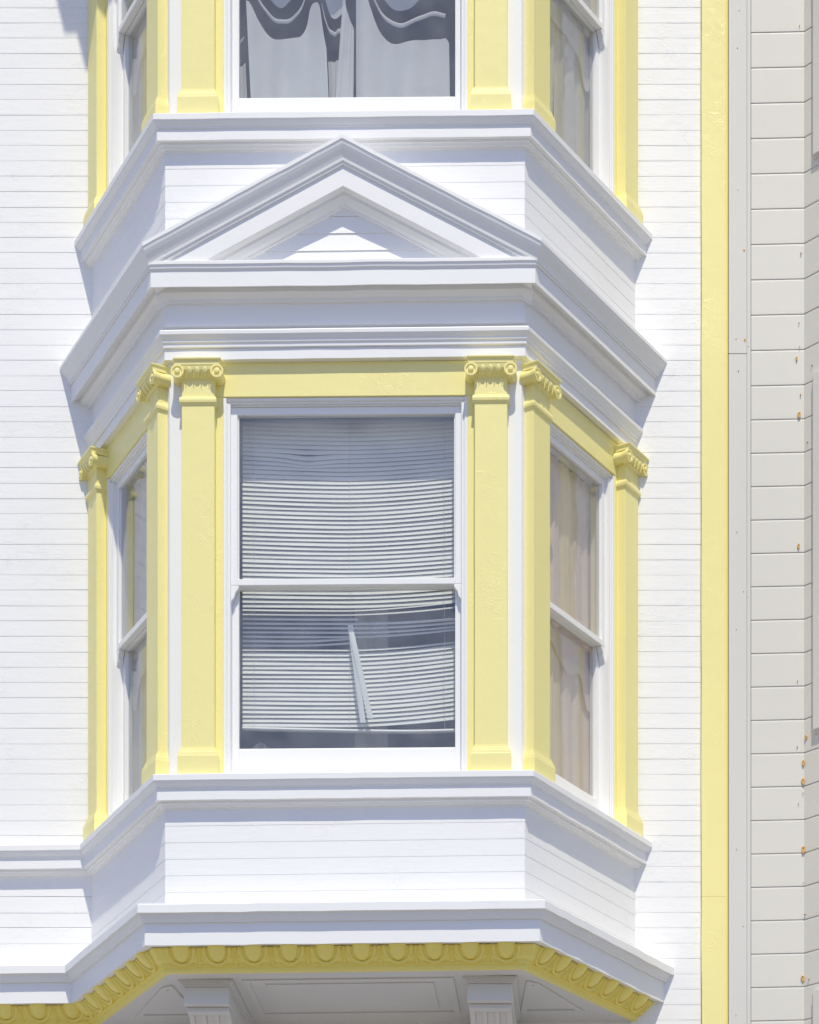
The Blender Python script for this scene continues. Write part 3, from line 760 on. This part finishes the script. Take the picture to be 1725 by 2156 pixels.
for (zb_, zt_) in ((6.437, 8.234), (9.33, 11.12), (3.3, 5.13)):
    m = MB(); s0, s1 = .078, .95; wd = .05
    m.box(s0, s0+wd, -.05, .028, zb_, zt_, Tg).box(s1-wd, s1, -.05, .028, zb_, zt_, Tg).box(s0+wd, s1-wd, -.05, .027, zt_-wd, zt_, Tg).box(s0+wd, s1-wd, -.05, .027, zb_, zb_+wd, Tg)
    m.box(s0+wd-.001, s0+wd+.02, -.05, .016, zb_+wd, zt_-wd, Tg).box(s1-wd-.02, s1-wd+.001, -.05, .016, zb_+wd, zt_-wd, Tg)
    zm_ = (zb_+zt_)/2
    m.box(s0+wd+.02, s1-wd-.02, -.04, .014, zm_-.02, zm_+.02, Tg)
    wn = obj('window', m, 'alu', gh, bevel=.003)
    obj('seal', MB().box(s0-.012, s1+.012, -.02, .012, zb_-.012, zt_+.012, Tg), 'greytrim', wn)
    obj('pane', MB().box(s0+wd, s1-wd, .012, .0128, zb_+wd, zt_-wd, Tg), 'seal', wn)
# rusty nails
def nail(u, v, r, on=0, stain=0):
    y = YG-.0155 if on == 0 else YG-.0115
    x = CAMX+(u-1250)*(DIST+y)/FPX; z = CAMZ+(VH-v)*(DIST+y)/FPX
    if x > GX1-.004:                               # on the angled face
        k = (u-1250)/FPX; a = (k*(DIST+YG)-(GX1-CAMX))/(1+k)
        y = YG-a-.0105*.7071; x = GX1+a-.0105*.7071; z = CAMZ+(VH-v)*(DIST+y)/FPX
        ex = Vector((.7071, -.7071, 0)); en = Vector((-.7071, -.7071, 0))
    else:
        ex = Vector((1, 0, 0)); en = Vector((0, -1, 0))
    r *= .5
    ez = Vector((0, 0, 1)); c0 = Vector((x, y, z))
    def disc(r0, h, down):
        mb = MB(); ring0, ring1, ring2 = [], [], []
        for k in range(12):
            t = 2*math.pi*k/12; rr = r0*random.uniform(.75, 1.2)
            st = (1+down) if math.sin(t) < -.3 else 1
            d = ex*math.cos(t)*rr+ez*math.sin(t)*rr*st
            ring0.append(c0+d-en*.012); ring1.append(c0+d); ring2.append(c0+d*.6+en*h)
        return mb.loft([ring0, ring1, ring2])
    if stain: obj('rust_stain', disc(r*1.7, .0004, 1.8), 'ruststain', gh)
    c0 = c0+en*.0003
    obj('nail_head', disc(r, .0016, .3), 'rust', gh)
for u, v, r, on, st in ((1557, 22, .005, 0, 0), (1553, 101, .005, 0, 0), (1567, 526, .006, 0, 1), (1554, 400, .004, 0, 0), (1550, 714, .005, 0, 0), (1568.5, 715, .007, 0, 1), (1576, 729, .003, 1, 0), (1555, 781, .005, 0, 0),
                        (1684, 53, .0035, 1, 0), (1687, 532, .005, 1, 0), (1683, 679, .004, 1, 0), (1678, 752.5, .006, 1, 1), (1684, 729, .0035, 1, 0), (1686, 830, .005, 1, 0), (1683, 870, .009, 1, 1), (1682, 1147, .008, 1, 1),
                        (1552, 1120, .004, 0, 0), (1566, 1245, .004, 0, 0), (1573, 1256, .005, 1, 0), (1551, 1325, .004, 0, 0), (1680, 1433, .004, 1, 0), (1711.5, 769, .006, 2, 0), (1702, 931, .005, 2, 0),
                        (1699, 1550, .008, 2, 1), (1691.5, 1603, .009, 2, 1), (1691.5, 1642, .011, 2, 1), (1691.5, 1669, .004, 2, 0), (1682, 1691, .003, 1, 0), (1692, 1785, .012, 2, 1), (1697, 1925, .006, 2, 0), (1690.5, 2057, .010, 2, 1), (1705, 2062, .005, 2, 0),
                        (1550, 2137, .004, 0, 0), (1551, 1788, .004, 0, 0), (1565, 1950, .004, 0, 0), (1679, 1572, .004, 1, 0), (1692, 1858, .003, 2, 0)):
    nail(u, v, r, on, st)
for o in list(bpy.data.objects):
    if '_base' in o.keys(): del o['_base']
